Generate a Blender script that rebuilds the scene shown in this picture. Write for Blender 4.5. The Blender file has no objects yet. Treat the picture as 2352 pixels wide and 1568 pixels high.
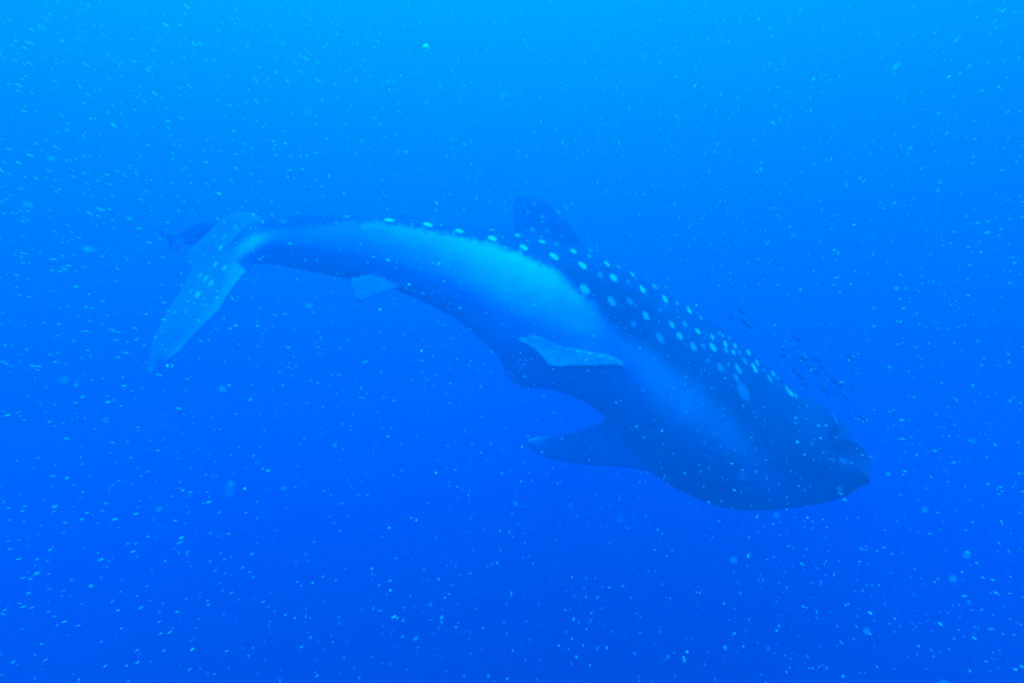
import bpy, bmesh, math, random
import numpy as np
from mathutils import Vector, Matrix, kdtree
from mathutils.geometry import delaunay_2d_cdt

# ------------------------------------------------------------------ camera, sky, sun, exposure
sc = bpy.context.scene
CAM_Z = -9.0                                   # sea surface is z = 0
SENS = 36.0; LENS = 24.0
W, H = 2352.0, 1568.0                          # pixel frame the photograph was measured in

cd = bpy.data.cameras.new('camera')
cam = bpy.data.objects.new('camera', cd); sc.collection.objects.link(cam)
cd.sensor_width = SENS; cd.lens = LENS; cd.clip_start = 0.02; cd.clip_end = 500
cam.location = (0, 0, CAM_Z); cam.rotation_euler = (math.radians(90), 0, 0)
cd.dof.use_dof = True; cd.dof.focus_distance = 1.6; cd.dof.aperture_fstop = 5.0     # focused on the near water, the animal a little soft
sc.camera = cam

SUN_ELEV = 79.0; SUN_AZ = 205.0                # azimuth clockwise from +Y: behind the camera, a little left
wd = bpy.data.worlds.new('World'); sc.world = wd; wd.use_nodes = True
nt = wd.node_tree; bg = nt.nodes['Background']
sky = nt.nodes.new('ShaderNodeTexSky'); sky.sky_type = 'NISHITA'; sky.sun_disc = False
sky.sun_elevation = math.radians(SUN_ELEV); sky.sun_rotation = math.radians(SUN_AZ)
nt.links.new(sky.outputs[0], bg.inputs[0]); bg.inputs[1].default_value = 0.12

sl = bpy.data.lights.new('sun', 'SUN'); so = bpy.data.objects.new('sun', sl); sc.collection.objects.link(so)
sl.energy = 5.0; sl.angle = math.radians(6.0); sl.color = (1.0, 0.97, 0.92)
az = math.radians(SUN_AZ); el = math.radians(SUN_ELEV)
to_sun = Vector((math.sin(az)*math.cos(el), math.cos(az)*math.cos(el), math.sin(el)))
so.rotation_euler = to_sun.to_track_quat('Z', 'Y').to_euler(); so.location = (0, 0, 20)

sc.view_settings.view_transform = 'Standard'; sc.view_settings.look = 'None'
sc.view_settings.gamma = 1.0; sc.view_settings.use_curve_mapping = False
sc.view_settings.exposure = 2.8
sc.render.engine = 'CYCLES'
cy = sc.cycles
cy.max_bounces = 6; cy.diffuse_bounces = 2; cy.volume_bounces = 3; cy.transparent_max_bounces = 8
cy.use_denoising = True
try: cy.denoiser = 'OPENIMAGEDENOISE'
except Exception: pass
cy.sample_clamp_indirect = 4.0

random.seed(7); rng = np.random.default_rng(11)
C = sc.collection

# ------------------------------------------------------------------ helpers
K = SENS / LENS / W                            # metres per pixel at one metre
def P(x, y, d): return np.array([(x - W/2)*K*d, d, CAM_Z - (y - H/2)*K*d])
def proj(p): return np.array([p[0]/(K*p[1]) + W/2, H/2 - (p[2] - CAM_Z)/(K*p[1])])

def cat(pts, n, closed=False):
    """Catmull-Rom through rows of pts, n samples"""
    p = np.asarray(pts, float); m = len(p)
    t = np.linspace(0, m if closed else m - 1, n, endpoint=not closed)
    out = []
    for u in t:
        i = min(int(u), (m - 1) if closed else (m - 2)); f = u - i
        g = (lambda k: p[k % m]) if closed else (lambda k: p[min(max(k, 0), m - 1)])
        a, b, c, d = g(i-1), g(i), g(i+1), g(i+2)
        out.append(0.5*((2*b) + (c-a)*f + (2*a-5*b+4*c-d)*f*f + (-a+3*b-3*c+d)*f**3))
    return np.array(out)

def tag(o, label, cat_, group=None, kind=None):
    o['label'] = label; o['category'] = cat_
    if group: o['group'] = group
    if kind: o['kind'] = kind

def mesh_obj(name, verts, faces, mat, parent=None, smooth=True):
    me = bpy.data.meshes.new(name); me.from_pydata([tuple(v) for v in verts], [], faces); me.update()
    if smooth: me.polygons.foreach_set('use_smooth', [True]*len(me.polygons))
    if mat: me.materials.append(mat)
    o = bpy.data.objects.new(name, me); C.objects.link(o); o.parent = parent
    return o

def new_mat(name):
    m = bpy.data.materials.new(name); m.use_nodes = True
    return m, m.node_tree, m.node_tree.nodes['Principled BSDF']

# ------------------------------------------------------------------ the sea water (closed box of hazy volume)
HZ = (-60, -25, -45, 60, 75, 0)
x0, y0, z0, x1, y1, z1 = HZ
hv = [(x0,y0,z0),(x1,y0,z0),(x1,y1,z0),(x0,y1,z0),(x0,y0,z1),(x1,y0,z1),(x1,y1,z1),(x0,y1,z1)]
hf = [(0,3,2,1),(4,5,6,7),(0,1,5,4),(1,2,6,5),(2,3,7,6),(3,0,4,7)]
hm = bpy.data.materials.new('sea_water'); hm.use_nodes = True
hn = hm.node_tree; hn.nodes.remove(hn.nodes['Principled BSDF'])
pv = hn.nodes.new('ShaderNodeVolumePrincipled')
pv.inputs['Color'].default_value = (0.0, 0.053, 0.0765, 1)
pv.inputs['Absorption Color'].default_value = (0.0, 0.720, 0.903, 1)
pv.inputs['Density'].default_value = 1.0
pv.inputs['Anisotropy'].default_value = 0.33
hn.links.new(pv.outputs[0], hn.nodes['Material Output'].inputs['Volume'])
haze = mesh_obj('haze', hv, hf, hm, smooth=False)
tag(haze, 'hazy clear blue sea water filling the whole view', 'water', kind='stuff')

# ------------------------------------------------------------------ whale shark: pieces of the body, later fused to one skin
# dorsal x,y  ventral x,y  depth of centre  half width / half height
ST = [
 (488,628, 506,702, 5.72, .28), (513,580, 530,668, 5.74, .36), (546,541, 556,634, 5.78, .48), (580,515, 584,610, 5.83, .58),
 (615,502, 622,607, 5.90, .62), (690,494, 692,620, 6.00, .62), (800,497, 790,639, 6.10, .64), (900,506, 880,658, 6.14, .68),
 (1000,514, 970,693, 6.13, .72), (1100,524, 1050,735, 6.10, .76), (1190,540, 1120,795, 6.10, .80), (1280,560, 1190,850, 6.12, .84),
 (1370,590, 1270,893, 6.18, .88), (1460,635, 1345,925, 6.26, .92), (1540,681, 1415,985, 6.30, .96), (1640,746, 1490,1078, 6.28, .98),
 (1720,806, 1575,1130, 6.22, 1.0), (1785,863, 1665,1163, 6.14, 1.04), (1837,906, 1765,1168, 6.06, 1.1), (1888,930, 1865,1155, 5.97, 1.18),
 (1922,957, 1938,1136, 5.90, 1.26), (1945,986, 1988,1104, 5.84, 1.35)]
NS, NT = 420, 120
S = cat(ST, NS)
rings = []; ring_px = []
cen = []; hh = []; up = []
for r in S:
    d = P(r[0], r[1], r[4]); v = P(r[2], r[3], r[4])
    cen.append((d+v)/2); hh.append(np.linalg.norm(d-v)/2); up.append((d-v)/np.linalg.norm(d-v))
cen = np.array(cen); hh = np.array(hh); up = np.array(up)
tan = np.gradient(cen, axis=0); tan /= np.linalg.norm(tan, axis=1)[:, None]
th = np.linspace(0, 2*np.pi, NT, endpoint=False)         # 0 = dorsal, pi/2 = camera side
def bump(a, c, w): return np.exp(-((a - c)/w)**2)
body_v = []; body_n = []
for i in range(NS):
    n = np.cross(tan[i], up[i]); n /= np.linalg.norm(n)
    if n[1] > 0: n = -n                                   # towards the camera
    s = i/(NS - 1.0)
    w = hh[i]*S[i][5]
    a = np.abs(np.where(th > np.pi, 2*np.pi - th, th))    # 0 dorsal .. pi ventral, same both sides
    keel = np.clip((s-.10)/.15, 0, 1)*np.clip((.88-s)/.1, 0, 1)
    rad = 1 + keel*(0.018*bump(a, .50, .07) + 0.006*bump(a, .95, .10) + 0.004*bump(a, 1.35, .12))
    rad = rad + .12*bump(a, 1.75, .35)*np.clip((.34-s)/.2, 0, 1) + .55*bump(a, 1.72, .34)*bump(s, .135, .05)      # caudal keel
    pw = 0.92
    cy_ = np.sign(np.cos(th))*np.abs(np.cos(th))**pw; sy_ = np.sign(np.sin(th))*np.abs(np.sin(th))**pw
    # gill slits: five shallow grooves on the rear of the head
    gill = np.zeros_like(th)
    for g in range(5):
        gs = .705 + .013*g
        gill += bump(s, gs, .0028)*np.clip(1-((a-1.5)/.62)**2, 0, 1)
    rad = rad - .007*gill
    # mouth corner set back on both sides of the rim
    back = np.clip((s-.90)/.10, 0, 1)**1.6*(.19*bump(a, .95, .40) - .03*bump(a, 2.2, .5))
    ring = cen[i] + np.outer(cy_*hh[i]*rad, up[i]) + np.outer(sy_*w*rad, n) - np.outer(back, tan[i])
    rings.append(ring)
    near = cen[i] + np.outer(cy_*hh[i]*rad, up[i]) + np.outer(np.abs(sy_)*w*rad, n) - np.outer(back, tan[i])
    body_n.append(near)
# rounded lip, then the hollow of the open mouth
last = rings[-1]; lc = last.mean(0)
for k, (sc_, off) in enumerate([(1.0, .03), (.96, .045), (.90, .03), (.86, -.05), (.84, -.25), (.74, -.55), (.45, -.85), (.12, -.95)]):
    rr = lc + (last - lc)*sc_ + tan[-1]*off
    rings.append(rr); body_n.append(np.where((rr[:, 1] < lc[1])[:, None], rr, rr))
rings = np.array(rings); body_n = np.array(body_n)
NR = len(rings)
V = rings.reshape(-1, 3)
PX = np.stack([body_n.reshape(-1, 3)[:, 0]/(K*body_n.reshape(-1, 3)[:, 1]) + W/2,
               H/2 - (body_n.reshape(-1, 3)[:, 2] - CAM_Z)/(K*body_n.reshape(-1, 3)[:, 1])], 1)
REG = np.zeros(len(V), int); REG[NS*NT + 4*NT:] = 5       # 5 = inside of the mouth
F = [(i*NT+j, i*NT+(j+1) % NT, (i+1)*NT+(j+1) % NT, (i+1)*NT+j) for i in range(NR-1) for j in range(NT)]
F.append(tuple(range(NT))[::-1]); F.append(tuple((NR-1)*NT + j for j in range(NT)))
pieces = [(V, F, PX, REG)]

def fin(outline, reg, tmax, edge, thick=(0, 1, 0), step=7.0, ridge=None):
    """outline: rows of (x, y, depth); a lens-shaped solid blade"""
    o = cat(outline, len(outline)*8, closed=True)
    xy = o[:, :2]; n = len(xy)
    A = np.c_[xy, np.ones(n)]
    co, *_ = np.linalg.lstsq(A, o[:, 2], rcond=None); res = o[:, 2] - A @ co
    def depth(p):
        w = 1/(((xy - p)**2).sum(1) + 30)**1.5
        return p @ co[:2] + co[2] + (w*res).sum()/w.sum()
    lo, hi = xy.min(0), xy.max(0)
    def inside(p):
        x, y = p; a = xy; b = np.roll(xy, -1, 0)
        c = ((a[:, 1] > y) != (b[:, 1] > y)) & (x < (b[:, 0]-a[:, 0])*(y-a[:, 1])/(b[:, 1]-a[:, 1]+1e-12) + a[:, 0])
        return c.sum() % 2 == 1
    def edist(p):
        a = xy; b = np.roll(xy, -1, 0); ab = b-a
        t = np.clip(((p-a)*ab).sum(1)/((ab**2).sum(1)+1e-9), 0, 1)
        return np.sqrt((((a+ab*t[:, None])-p)**2).sum(1).min())
    pts = [Vector(p) for p in xy]
    for gx in np.arange(lo[0], hi[0], step):
        for gy in np.arange(lo[1], hi[1], step):
            p = np.array([gx, gy])
            if inside(p) and edist(p) > step*.55: pts.append(Vector(p))
    vs, es, fs, *_ = delaunay_2d_cdt(pts, [], [list(range(n))], 1, 1e-4)
    vv = np.array([[v.x, v.y] for v in vs]); m = len(vv)
    td = np.array(thick, float)
    h = []
    for p in vv:
        e = min(edist(p)/edge, 1.0); t = tmax*math.sqrt(max(0, 1-(1-e)**2))
        if ridge is not None:
            q = np.sqrt(((ridge[:, :2]-p)**2).sum(1)); k = q.argmin()
            t += ridge[k, 2]*math.exp(-(q[k]/ridge[k, 3])**2)*min(1, e*1.5)
        h.append(max(t, .006))
    h = np.array(h)
    base = np.array([P(p[0], p[1], depth(p)) for p in vv])
    VV = np.r_[base - td*h[:, None], base + td*h[:, None]]
    FF = [tuple(f) for f in fs] + [tuple(m + i for i in f[::-1]) for f in fs]
    cnt = {}
    for f in fs:
        for a, b in zip(f, list(f[1:]) + [f[0]]): cnt[(a, b)] = 1
    for (a, b) in list(cnt):
        if (b, a) not in cnt: FF.append((a, a+m, b+m, b)[::-1])
    pieces.append((VV, FF, np.r_[vv, vv], np.full(len(VV), reg)))

z1c = lambda X, Y: ((500 + X/1.96)/1.7415, (750 + Y/1.96)/1.7415)
z2c = lambda X, Y: ((1200 + X/1.96)/1.7415, (700 + Y/1.96)/1.7415)
z3c = lambda X, Y: ((1900 + X/2.614)/1.7415, (700 + Y/2.614)/1.7415)
z5c = lambda X, Y: ((2500 + X/1.651)/1.7415, (1150 + Y/1.651)/1.7415)
z6c = lambda X, Y: ((2850 + X/3.135)/1.7415, (1200 + Y/3.135)/1.7415)

# tail fin
cau = [(1130,260,6.42),(1090,245,6.44),(1020,205,6.48),(940,185,6.52),(860,195,6.56),(780,235,6.58),(700,300,6.58),(620,380,6.57),(540,460,6.55),(488,512,6.53),
       (483,590,6.5),(497,645,6.47),(488,700,6.45),(430,810,6.40),(350,940,6.33),(280,1060,6.27),(230,1150,6.22),(200,1260,6.17),(180,1370,6.12),
       (170,1440,6.09),(190,1477,6.08),(250,1450,6.10),(310,1420,6.12),(380,1350,6.04),(470,1260,6.06),(560,1160,6.09),(640,1080,6.12),(720,1000,6.16),
       (790,890,6.22),(860,790,6.27),(920,710,6.32),(985,640,6.39),(1060,560,6.4),(1140,420,6.41)]
rd = cat([(1000,460,.05,45),(860,560,.06,36),(740,720,.05,32),(600,930,.035,28),(450,1130,.02,22)], 60)
rdp = np.array([[*z1c(r[0], r[1]), r[2], r[3]] for r in rd])
fin([(*z1c(a, b), 5.74 + (c-6.45)*.9 + (.17 if b < 600 else .07)*min(1, max(0, (a-800)/250))) for a, b, c in cau], 1, .028, 26, ridge=rdp)
# first dorsal fin, second dorsal fin
fin([(1192,575,6.1),(1184,530,6.12),(1181,490,6.14),(1183,460,6.15),(1193,443,6.16),(1210,441,6.16),(1236,450,6.16),(1262,465,6.16),(1290,490,6.16),
     (1318,525,6.16),(1345,562,6.17),(1385,600,6.18),(1330,625,6.15),(1250,600,6.12)], 2, .045, 30)
fin([(880,520,6.22),(884,502,6.22),(900,491,6.21),(925,486,6.21),(955,491,6.2),(985,502,6.19),(1030,522,6.17),(960,545,6.18)], 2, .03, 14)
# near pectoral fin, reaching out towards the viewer
fin([(1540,876,6.35),(1500,860,6.12),(1455,846,5.84),(1400,839,5.50),(1330,840,5.30),(1280,841,5.22),(1260,838,5.22),(1248,822,5.28),(1225,800,5.38),(1187,776,5.46),
     (1230,778,5.76),(1290,782,6.0),(1350,792,6.12),(1410,815,6.2),(1490,850,6.15),(1530,872,6.25)], 3, .035, 14, thick=(0, .25, 1), step=5)
# far pectoral fin hanging below the belly
fin([(1540,1090,6.55),(1500,1086,6.6),(1455,1076,6.65),(1380,1071,6.72),(1290,1060,6.8),(1235,1042,6.86),(1212,1022,6.88),(1215,1006,6.88),(1260,1000,6.84),
     (1330,986,6.76),(1372,972,6.7),(1393,952,6.66),(1372,926,6.64),(1330,909,6.64),(1250,894,6.68),(1205,891,6.72),(1172,874,6.74),(1152,838,6.7),(1146,806,6.62),
     (1190,790,6.5),(1300,830,6.45),(1440,900,6.45),(1540,1000,6.5)], 4, .04, 26)
# near pelvic fin, small anal fin
fin([(975,646,6.04),(908,667,5.95),(868,682,5.91),(832,695,5.88),(813,692,5.88),(806,668,5.91),(803,640,5.94),(845,629,5.97),(925,614,6.06)], 6, .02, 22, thick=(0, .8, .5), step=5)

# fuse: voxel remesh of all closed pieces gives one continuous skin
bm_v = []; bm_f = []; off = 0
for v, f, *_ in pieces:
    bm_v += [tuple(x) for x in v]; bm_f += [tuple(i + off for i in q) for q in f]; off += len(v)
tmp = bpy.data.meshes.new('tmp'); tmp.from_pydata(bm_v, [], bm_f); tmp.update()
bm = bmesh.new(); bm.from_mesh(tmp); bmesh.ops.recalc_face_normals(bm, faces=bm.faces[:]); bm.to_mesh(tmp); bm.free()
to = bpy.data.objects.new('tmp', tmp); C.objects.link(to)
rm = to.modifiers.new('r', 'REMESH'); rm.mode = 'VOXEL'; rm.voxel_size = .0145; rm.use_smooth_shade = True
sm = to.modifiers.new('s', 'SMOOTH'); sm.factor = .5; sm.iterations = 6
dg = bpy.context.evaluated_depsgraph_get()
skin = bpy.data.meshes.new_from_object(to.evaluated_get(dg))
bpy.data.objects.remove(to); bpy.data.meshes.remove(tmp)

AV = np.concatenate([p[0] for p in pieces]); APX = np.concatenate([p[2] for p in pieces]); AR = np.concatenate([p[3] for p in pieces])
kd = kdtree.KDTree(len(AV))
for i, v in enumerate(AV): kd.insert(v, i)
kd.balance()
nv = len(skin.vertices)
co = np.empty(nv*3); skin.vertices.foreach_get('co', co); co = co.reshape(-1, 3)
idx = np.array([kd.find(v)[1] for v in co])
px = APX[idx].copy(); reg = AR[idx]
own = np.stack([co[:, 0]/(K*co[:, 1]) + W/2, H/2 - (co[:, 2]-CAM_Z)/(K*co[:, 1])], 1)
# on the near flank use the vertex's own position (smooth), on the far flank its twin's
cax = np.interp(own[:, 0], cen[:, 0]/(K*cen[:, 1]) + W/2, cen[:, 1])
near = (co[:, 1] < cax) | (reg > 0)
px[near] = own[near]

# pigment: dark back / pale flank, spots, fin tones, with some sunlight and shade painted in
bx = [(470,600),(560,548),(620,534),(700,520),(865,511),(976,528),(1064,545),(1128,562),(1173,575),(1210,590),(1275,620),(1298,645),(1333,680),(1372,712),
      (1400,748),(1440,778),(1500,815),(1560,862),(1620,905),(1690,975),(1740,1040),(1800,1095),(1880,1130),(2000,1150)]
bX = np.array([b[0] for b in bx], float); bY = np.array([b[1] for b in bx], float)
def vnoise(p, scale, seed):
    """smooth value noise on rows of 2-D points"""
    r = np.random.default_rng(seed); g = r.random((256, 256)); q = p/scale
    i = np.floor(q).astype(int); f = q-i; f = f*f*(3-2*f)
    a = g[i[:, 0] % 256, i[:, 1] % 256]; b = g[(i[:, 0]+1) % 256, i[:, 1] % 256]
    c = g[i[:, 0] % 256, (i[:, 1]+1) % 256]; d = g[(i[:, 0]+1) % 256, (i[:, 1]+1) % 256]
    return (a*(1-f[:, 0])+b*f[:, 0])*(1-f[:, 1]) + (c*(1-f[:, 0])+d*f[:, 0])*f[:, 1]
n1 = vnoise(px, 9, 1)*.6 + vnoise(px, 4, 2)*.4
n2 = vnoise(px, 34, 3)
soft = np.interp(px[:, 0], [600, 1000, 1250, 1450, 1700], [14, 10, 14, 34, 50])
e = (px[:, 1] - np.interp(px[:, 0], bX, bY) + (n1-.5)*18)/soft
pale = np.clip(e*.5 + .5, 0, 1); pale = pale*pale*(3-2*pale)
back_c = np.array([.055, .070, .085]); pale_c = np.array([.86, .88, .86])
ptone = np.interp(px[:, 0], [560, 800, 1000, 1150, 1330, 1420, 1550, 1700], [.30, .36, .62, 1.0, 1.0, .62, .42, .36])  # paints the sunlit patch: palest at mid-flank, dimmer towards tail and head
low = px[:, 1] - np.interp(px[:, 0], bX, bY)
ptone = ptone*np.interp(low, [70, 150, 230, 310], [1, .60, .52, .85])              # lower flank darkened: shade painted in to narrow the sunlit patch
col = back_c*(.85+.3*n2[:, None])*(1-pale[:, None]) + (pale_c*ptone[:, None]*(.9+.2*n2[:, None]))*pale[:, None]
for k, c in {1: (.22,.25,.25), 2: (.10,.12,.13), 3: (.17,.18,.18), 4: (.50,.52,.52), 6: (.26,.28,.28), 5: (.10,.10,.11)}.items():
    mk = reg == k
    col[mk] = np.array(c)*(.8+.4*n2[mk][:, None])
mk = reg == 3; col[mk] *= (.6 + .55*vnoise(px[mk], 12, 9) + .35*vnoise(px[mk], 5, 8))[:, None]
mk = reg == 6; col[mk] *= np.interp(px[mk][:, 0], [800, 860, 950], [1.15, 1.0, .45])[:, None]
# pale leading edge of the tail fin, widened into a painted sunlit glow on the stem
ed = np.array([z1c(a, b) for a, b in [(1075,470),(1030,520),(985,575),(960,620),(900,700),(840,790),(770,890),(700,990),(620,1075),(540,1160),(440,1270),(360,1350),(280,1420),(200,1465)]])
edc = cat(ed, 80)
mk = np.where((reg == 1) | ((reg == 0) & (px[:, 0] < 640)))[0]
dd = np.sqrt(((px[mk][:, None]-edc[None])**2).sum(2)).min(1)
wde = np.interp(px[mk][:, 0], [340, 500, 560], [10, 16, 34])
a = np.exp(-(dd/wde)**2)*.85*np.clip((640-px[mk][:, 0])/60, 0, 1)
col[mk] = col[mk]*(1-a[:, None]) + np.array([.70,.73,.71])*a[:, None]

SP = []
def spots(conv, scale, rows):
    for r in rows:
        x, y, q = r[0], r[1], r[2]; qy = r[3] if len(r) > 3 else q*.75; al = r[4] if len(r) > 4 else 1.0
        X, Y = conv(x, y); SP.append((X, Y, q/scale*1.12, qy/scale*.78, al))
# (x, y, half length along the body, half width)
spots(z2c, 1.96*1.7415, [(370,320,22,10,.8),(520,328,12,6,.5),(695,350,30,13),(1005,390,28,14),(1247,375,22,12,.8),(1250,437,30,16)])
spots(z3c, 2.614*1.7415, [(178,555,30,22,.9),(188,663,40,27),(445,630,26,16,.6),(510,755,42,24),(703,695,30,16,.7),(825,850,46,26),(703,435,26,22,.7),(605,572,24,28,.6),
  (755,580,20,18,.5),(915,633,20,14,.4),(878,390,20,16,.5),(615,300,20,16,.5),(520,300,16,14,.3),(565,385,14,14,.4),(1125,640,14,12,.4),(1030,795,34,17,.8),(1125,943,46,27),(1205,783,20,12,.5),
  (1198,850,20,14,.5),(1380,927,30,16,.8),(1308,1042,22,18,.5),(1447,1070,42,27),(1645,1033,26,14,.8),(1602,1112,18,14,.4),(1153,1200,52,42,.9),(1430,1318,50,32,.75),
  (1620,1318,36,24,.5),(1750,1193,38,21),(1875,1148,24,12,.7),(1790,1475,42,29,.9),(1990,1300,38,20),(1930,1410,26,15,.35),(1655,1555,30,26,.5),(850,725,18,11,.4)])
spots(z5c, 1.651*1.7415, [(235,335,34,18,.55),(312,245,22,13),(360,318,25,16),(425,152,17,9),(345,100,12,8,.5),(393,240,15,9,.5),(480,287,20,11),(503,200,12,7,.5),(450,388,27,15,.7),
  (582,395,28,15),(577,325,16,9,.8),(663,370,20,10),(728,383,15,8,.9),(667,412,15,9,.6),(718,425,16,9,.9),(757,427,11,7,.5),(817,428,18,8,.9),(518,387,13,8,.5),(873,493,18,8,.8),
  (792,485,17,8,.5),(633,525,28,16,.5),(748,535,34,12,.7),(735,595,22,11,.5),(855,530,28,12,1),(980,568,18,8,.9),(957,600,22,8,.6),(1070,665,22,8,.6),(1087,690,20,9,.9),
  (1104,700,18,8,.8),(1130,715,14,6,.6),(545,480,14,10,.3),(920,545,12,6,.4),(1010,600,12,6,.4),(620,300,10,6,.5),(690,330,11,6,.5),(785,690,48,34,.30)])
spots(z1c, 1.96*1.7415, [(750,470,20,12,.8),(775,385,24,10,.4),(705,605,20,13,.8),(780,630,22,14,.9),(590,690,20,12,.6),(635,710,22,12,.7),(675,750,22,14,.8),(570,840,24,16,.9),
  (520,810,18,11,.5),(705,380,16,11,.4),(870,320,14,10,.4),(640,920,14,10,.25),(480,960,14,10,.25)])
spots(lambda x, y: (x, y), 1.0, [(1700,780,6,3,.5),(1500,655,5,3,.4),(1580,705,5,3,.5),(1660,770,5,3,.5),(1420,612,5,3,.4),(1930,1040,24,16,.15),(1915,952,26,2.5,.22),(572,578,26,20,.35)])  # row ends with painted light on the upper lip edge and tail stem
kx, ky, tree = px[:, 0], px[:, 1], None
for X, Y, ra, rb, al in SP:
    if X < 520: ang = math.radians(125)
    else: ang = math.radians(np.interp(X, [800, 1100, 1300, 1500, 1700], [4, 18, 38, 56, 62]))
    if 1180 < X < 1330 and Y < 560: ang = math.radians(25)
    mk = np.where((np.abs(kx-X) < 3*ra+4) & (np.abs(ky-Y) < 3*ra+4) & (reg != 5))[0]
    dx, dy = kx[mk]-X, ky[mk]-Y
    u = (dx*math.cos(ang)+dy*math.sin(ang))/(ra+.6); v = (-dx*math.sin(ang)+dy*math.cos(ang))/(rb+.6)
    q = np.sqrt(u*u+v*v)*(.72 + .56*n1[mk]); a = np.clip((1.25-q)/.5, 0, 1)*al
    a = a*a*(3-2*a) if al > .6 else a
    col[mk] = col[mk]*(1-a[:, None]) + np.array([.80,.84,.82])*a[:, None]
col = np.clip(col, .01, .9)
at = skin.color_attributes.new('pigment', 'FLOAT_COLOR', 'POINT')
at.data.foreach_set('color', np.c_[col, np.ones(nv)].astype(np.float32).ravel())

m, t, b = new_mat('shark_skin')
an = t.nodes.new('ShaderNodeVertexColor'); an.layer_name = 'pigment'
no = t.nodes.new('ShaderNodeTexNoise'); no.inputs['Scale'].default_value = 38; no.inputs['Detail'].default_value = 6
mx = t.nodes.new('ShaderNodeMix'); mx.data_type = 'RGBA'; mx.blend_type = 'MULTIPLY'; mx.inputs['Factor'].default_value = .22
t.links.new(an.outputs['Color'], mx.inputs['A']); t.links.new(no.outputs['Color'], mx.inputs['B'])
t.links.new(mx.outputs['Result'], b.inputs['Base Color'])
bu = t.nodes.new('ShaderNodeBump'); bu.inputs['Strength'].default_value = .12; bu.inputs['Distance'].default_value = .01
t.links.new(no.outputs['Fac'], bu.inputs['Height']); t.links.new(bu.outputs['Normal'], b.inputs['Normal'])
b.inputs['Roughness'].default_value = .65; b.inputs['Specular IOR Level'].default_value = .08
skin.materials.clear(); skin.materials.append(m); skin.name = 'body'
shark = bpy.data.objects.new('whale_shark', None); C.objects.link(shark)
base = Vector(cen[NS//2]); shark.location = base
tag(shark, 'huge spotted whale shark diving with its wide mouth open', 'shark')
bo = bpy.data.objects.new('body', skin); C.objects.link(bo); bo.parent = shark
bo.matrix_parent_inverse = Matrix.Translation(-base)
# eyes, one on each side behind the mouth corner
em, et, eb = new_mat('shark_eye'); eb.inputs['Base Color'].default_value = (.012,.012,.015,1); eb.inputs['Roughness'].default_value = .3
for sgn in (-1, 1):
    i = int(.945*NS); n = np.cross(tan[i], up[i]); n /= np.linalg.norm(n); n = n if n[1] < 0 else -n
    p = cen[i] + up[i]*hh[i]*.18 - n*sgn*hh[i]*S[i][5]*.93 - tan[i]*.03
    bm = bmesh.new(); bmesh.ops.create_uvsphere(bm, u_segments=16, v_segments=10, radius=.042)
    me = bpy.data.meshes.new('eye'); bm.to_mesh(me); bm.free(); me.materials.append(em)
    me.polygons.foreach_set('use_smooth', [True]*len(me.polygons))
    eo = bpy.data.objects.new('eye', me); C.objects.link(eo); eo.parent = shark; eo.location = Vector(p) - base

# ------------------------------------------------------------------ small fish
fm, ft, fb = new_mat('striped_fish')
tc = ft.nodes.new('ShaderNodeTexCoord'); wv = ft.nodes.new('ShaderNodeTexWave'); wv.bands_direction = 'X'
wv.inputs['Scale'].default_value = 2.3; wv.inputs['Distortion'].default_value = .6
cr = ft.nodes.new('ShaderNodeValToRGB'); cr.color_ramp.elements[0].color = (.07,.075,.08,1); cr.color_ramp.elements[1].color = (.22,.25,.25,1)
cr.color_ramp.elements[0].position = .35; cr.color_ramp.elements[1].position = .65
ft.links.new(tc.outputs['Object'], wv.inputs['Vector']); ft.links.new(wv.outputs['Fac'], cr.inputs['Fac']); ft.links.new(cr.outputs['Color'], fb.inputs['Base Color'])
fb.inputs['Roughness'].default_value = .55; fb.inputs['Specular IOR Level'].default_value = .15
dm, dt, db = new_mat('dark_fish'); db.inputs['Base Color'].default_value = (.07,.08,.085,1); db.inputs['Roughness'].default_value = .5
db.inputs['Specular IOR Level'].default_value = .15

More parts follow.
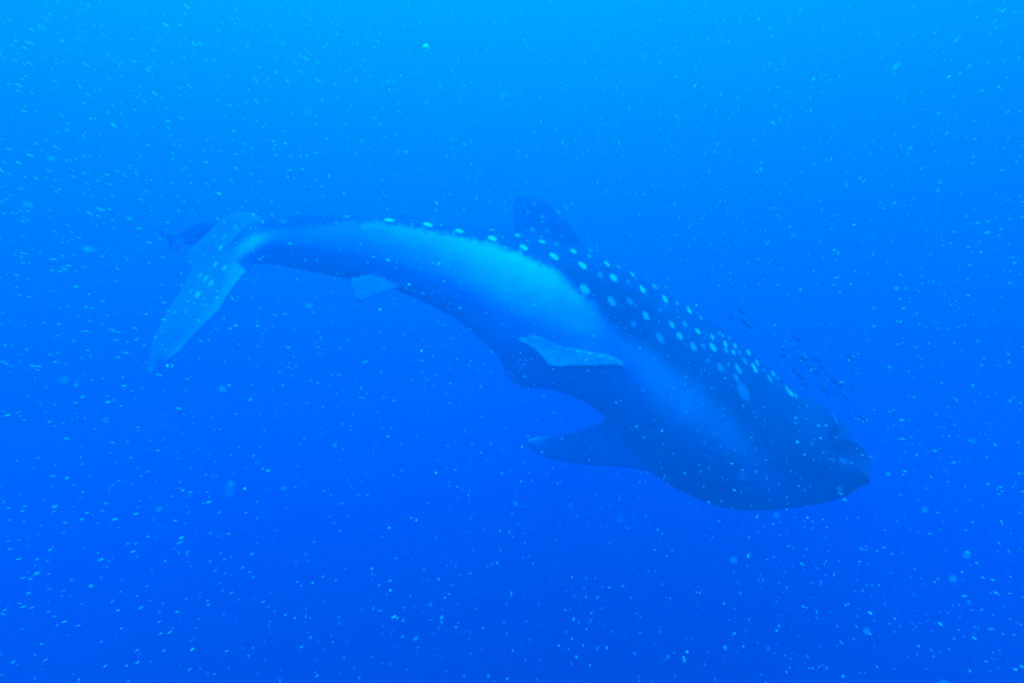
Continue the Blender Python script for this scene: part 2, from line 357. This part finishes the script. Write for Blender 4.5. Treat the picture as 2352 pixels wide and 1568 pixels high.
def fish_mesh(name, mat, deep=.15, bend=.06, fork=.16, slim=.5):
    """unit-length fish along +X (nose at +.5), z up: body loft plus tail, dorsal, anal and pectoral fins in one skin"""
    vs, fs = [], []
    prof = [(-.36,.018),(-.30,.03),(-.2,.075),(-.05,.125),(.1,.15),(.25,.14),(.36,.11),(.45,.065),(.5,.012)]
    pr = cat(prof, 26); n = 12
    cy_ = lambda x: bend*math.sin((x+.5)*2.6)*(.5-x)
    for x, r in pr:
        for j in range(n):
            a = 2*math.pi*j/n
            vs.append((x, cy_(x) + math.sin(a)*r*slim*deep/.15, math.cos(a)*r*deep/.15))
    for i in range(len(pr)-1):
        for j in range(n): fs.append((i*n+j, i*n+(j+1) % n, (i+1)*n+(j+1) % n, (i+1)*n+j))
    fs.append(tuple(range(n))[::-1]); fs.append(tuple((len(pr)-1)*n+j for j in range(n)))
    def blade(pts, th=.006, yo=0):
        k = len(vs); m_ = len(pts)
        for sg in (-1, 1):
            for (x, z) in pts: vs.append((x, cy_(x) + yo + sg*th, z))
        fs.append(tuple(k+i for i in range(m_))); fs.append(tuple(k+m_+i for i in range(m_))[::-1])
        for i in range(m_):
            j = (i+1) % m_; fs.append((k+i, k+m_+i, k+m_+j, k+j))
    d = deep/.15
    blade([(-.33,.02),(-.42,.08),(-.5,fork),(-.46,.06),(-.42,0)]); blade([(-.33,-.02),(-.42,0),(-.46,-.06),(-.5,-fork),(-.42,-.08)])
    blade([(.2,.13*d),(.12,.2*d),(-.02,.19*d),(-.2,.1*d),(-.28,.04*d),(-.1,.08*d)])
    blade([(-.02,-.1*d),(-.08,-.19*d),(-.18,-.14*d),(-.27,-.04*d),(-.12,-.07*d)])
    k = len(vs)
    for sg in (-1, 1):
        k = len(vs); y = cy_(.22) + sg*.07*d*slim*2
        vs.extend([(.25, y, -.02), (.2, y, -.06), (.08, y+sg*.09, -.07), (.12, y+sg*.06, -.02), (.24, y, -.035), (.14, y+sg*.05, -.06)])
        fs.extend([(k,k+1,k+2,k+3), (k+3,k+2,k+5,k+4)])
    me = bpy.data.meshes.new(name); me.from_pydata(vs, [], fs); me.update(); me.materials.append(mat)
    me.polygons.foreach_set('use_smooth', [True]*len(me.polygons))
    return me
meshes = [fish_mesh('fish', fm, .15, b_) for b_ in (.05, -.07, .12)] + [fish_mesh('fish', dm, .13, .04)]
slim_me = fish_mesh('fish', dm, .085, .03, fork=.19, slim=.8)

def fish(x0_, y0_, x1_, y1_, d, me, label, group=None, name='pilot_fish', dz=0.0, roll=0.0):
    """tail at (x0,y0), nose at (x1,y1) in photograph pixels, at depth d"""
    a = P(x0_, y0_, d + dz); b_ = P(x1_, y1_, d - dz)
    o = bpy.data.objects.new(name, me); C.objects.link(o)
    ax = Vector(b_ - a); L = ax.length; ax.normalize()
    zz = Vector((0, 0, 1)); zz = (zz - ax*zz.dot(ax)).normalized()
    zz = Matrix.Rotation(roll, 3, ax) @ zz
    yy = zz.cross(ax)
    M = Matrix((ax, yy, zz)).transposed().to_4x4()
    o.matrix_world = Matrix.Translation(Vector((a + b_)/2)) @ M @ Matrix.Scale(L*1.12, 4)
    tag(o, label, 'fish', group)
    return o
SCH = 'small dark fish in the school swimming just above the shark\'s snout'
school = [(970,400,1105,505),(868,485,915,635),(935,505,1065,615),(775,620,935,725),(1025,655,1135,800),(1165,765,1345,945),(975,825,1135,985),
          (1085,995,1185,1085),(1315,1020,1465,1175),(1215,685,1350,765),(1365,815,1465,925),(1435,925,1635,1065),(1610,1130,1755,1275),(1245,435,1315,565),
          (1370,575,1435,665),(1495,1110,1580,1190),(1695,1045,1765,1115),(1290,780,1400,850),(1560,1060,1650,1120)]
for i, (a, b_, c, d) in enumerate(school):
    fish(*z6c(a, b_), *z6c(c, d), 6.9 + .5*random.random(), meshes[i % 4], SCH, 'fish school above the snout', dz=random.uniform(-.05, .08), roll=random.uniform(-.5, .5))
fish(*z6c(1050,672), *z6c(1230,765), 6.05, meshes[0], 'fish with bold pale bands in the middle of the school', roll=.1)
fish(*z6c(1670,655), *z6c(1755,745), 6.5, meshes[3], 'lone faint fish swimming out ahead of the dark school', roll=.2)
fish(*z6c(1665,1350), *z6c(1725,1430), 6.1, meshes[1], 'tiny fish right above the edge of the shark\'s upper lip')
fish(*z6c(1810,1400), *z6c(1935,1515), 6.15, meshes[2], 'fish leading the others, just past the tip of the snout')
GB = 'faint fish hovering above the spotted nape, behind the school'
fish(*z6c(325,205), *z6c(495,345), 6.4, meshes[3], 'longest faint fish above the spotted nape behind the school', dz=.05)
for q in [(305,85,395,175), (205,170,260,250)]:
    fish(*z6c(q[0], q[1]), *z6c(q[2], q[3]), 6.5, meshes[3], GB, 'faint fish over the nape')
# fish with forked tail trailing behind the tail fin, and a tiny one at the fin's tip
fish(*z1c(330,410), *z1c(850,285), 6.95, slim_me, 'dark slender fork-tailed fish half hidden behind the tail fin', name='cobia', roll=.7)
fish(*z1c(395,460), *z1c(720,330), 7.2, slim_me, 'second dark slender fish lower behind the shark\'s tail fin', name='cobia', roll=.4)
fish(*z1c(148,1320), *z1c(205,1318), 6.1, slim_me, 'tiny slim dark fish at the tip of the tail fin')

# ------------------------------------------------------------------ drifting plankton
pm, pt, pb = new_mat('plankton')
pb.inputs['Base Color'].default_value = (.95,.96,.94,1); pb.inputs['Roughness'].default_value = .6; pb.inputs['Specular IOR Level'].default_value = .2
pb.inputs['Subsurface Weight'].default_value = 0.0
tr = pt.nodes.new('ShaderNodeBsdfTranslucent'); tr.inputs['Color'].default_value = (.95,.96,.94,1)
ms = pt.nodes.new('ShaderNodeMixShader'); ms.inputs[0].default_value = .5
pt.links.new(pb.outputs[0], ms.inputs[1]); pt.links.new(tr.outputs[0], ms.inputs[2])
pt.links.new(ms.outputs[0], pt.nodes['Material Output'].inputs['Surface'])

drift = Vector(P(1250, 850, 1.0) - np.array([0, 0, CAM_Z])).normalized()      # the flecks lie along the current
def fleck(vs, fs, c, L, r, ax):
    a = ax.orthogonal().normalized(); b_ = ax.cross(a); k = len(vs); c = Vector(c)
    for s_, q in ((-.5, .15), (-.2, .9), (.15, 1), (.5, .15)):
        for j in range(5):
            an_ = 2*math.pi*j/5 + s_
            vs.append(c + ax*(L*s_) + (a*math.cos(an_) + b_*math.sin(an_))*r*q)
    for i in range(3):
        for j in range(5): fs.append((k+i*5+j, k+i*5+(j+1) % 5, k+i*5+5+(j+1) % 5, k+i*5+5+j))
    fs.append(tuple(k+j for j in range(5))[::-1]); fs.append(tuple(k+15+j for j in range(5)))
vs, fs = [], []
N = 7000
clump = [(rng.uniform(0, W), rng.uniform(0, H), rng.uniform(60, 260)) for _ in range(46)]
for i in range(N):
    if rng.random() < .12:
        c = clump[int(rng.integers(len(clump)))]; x = rng.normal(c[0], c[2]); y = rng.normal(c[1], c[2])
    else:
        x = rng.uniform(-250, W+250); y = rng.uniform(-250, H+250)
        if y > 850 and rng.random() < (.35 if x < 1000 else .12): continue
    d = .30 + .4*rng.random() if rng.random() < .02 else .75 + 2.3*rng.random()**1.3
    r = (.00056 + .00050*rng.random()**3)*(.45 + .55*d); L = r*rng.uniform(8, 16)
    k_ = np.interp(y, [0, 600, 1000, 1568], [1.35, 1.08, .95, .85]); r *= k_; L *= k_
    if rng.random() < .05: r *= 1.5
    ax = (drift + Vector(rng.normal(0, .10, 3)) + Vector((.10, 0, -.05))).normalized()
    fleck(vs, fs, P(x, y, d), L, r, ax)
sn = mesh_obj('marine_snow', vs, fs, pm)
tag(sn, 'countless pale plankton flecks drifting through the blue water', 'plankton', kind='stuff')

def blob_mesh(seed):
    bm = bmesh.new(); bmesh.ops.create_icosphere(bm, subdivisions=2, radius=1.0)
    r_ = random.Random(seed)
    ph = [r_.uniform(0, 6.28) for _ in range(3)]
    for v in bm.verts:
        k = 1 + .12*math.sin(3*v.co.x+ph[0]) + .1*math.sin(4*v.co.y+ph[1]) + .08*math.sin(5*v.co.z+ph[2])
        v.co = Vector((v.co.x*k, v.co.y*k, v.co.z*k*(1.0 if v.co.z < 0 else 1.12)))
    me = bpy.data.meshes.new('plankton_blob'); bm.to_mesh(me); bm.free(); me.materials.append(pm)
    me.polygons.foreach_set('use_smooth', [True]*len(me.polygons)); return me
bms = [blob_mesh(i) for i in range(4)]
def blob(x, y, rpx, d, label, group=None, k=0, st=1.0):
    o = bpy.data.objects.new('plankton_blob', bms[k % 4]); C.objects.link(o)
    r = rpx*K*d; o.location = P(x, y, d); o.scale = (r*st, r, r)
    tag(o, label, 'plankton', group)
    return o
blob(978, 111, 8.5, 1.1, 'round pale jelly blob, biggest speck in the bright upper water')
GR = 'larger pale plankton speck among the fine flecks'
big = [z2c(855,860), z2c(1070,225), z2c(628,1055), z2c(953,1380), z2c(1090,697)]
for i, (x, y) in enumerate(big): blob(x, y, 2.8, 1.6 + .2*i, GR, 'larger plankton specks', i, 1.3)
for i in range(16):
    blob(rng.uniform(20, W-20), rng.uniform(20, H-20), rng.uniform(1.6, 2.6), rng.uniform(.8, 2.4), GR, 'larger plankton specks', i, rng.uniform(1.1, 1.8))

# faint jelly-like drops close by
jm = bpy.data.materials.new('clear_jelly'); jm.use_nodes = True
jt = jm.node_tree; jb = jt.nodes['Principled BSDF']; jb.inputs['Base Color'].default_value = (.8,.85,.85,1); jb.inputs['Roughness'].default_value = .5
jx = jt.nodes.new('ShaderNodeBsdfTransparent'); jmx = jt.nodes.new('ShaderNodeMixShader'); jmx.inputs[0].default_value = .05
jt.links.new(jx.outputs[0], jmx.inputs[1]); jt.links.new(jb.outputs[0], jmx.inputs[2]); jt.links.new(jmx.outputs[0], jt.nodes['Material Output'].inputs['Surface'])
jme = blob_mesh(9); jme.materials.clear(); jme.materials.append(jm); jme.name = 'jelly_drop'
for x, y, r, d, lb in [(528,1124,13,.7,'faint clear jelly drop in the dark water below the shark\'s tail'), (1166,231,15,.7,'faint clear jelly drop high above the shark\'s back'),
                       (185,65,10,.8,'faint clear jelly drop in the bright water far above the tail fin')]:
    o = bpy.data.objects.new('jelly_drop', jme); C.objects.link(o); o.location = P(x, y, d); o.scale = (r*K*d,)*3
    tag(o, lb, 'jelly')
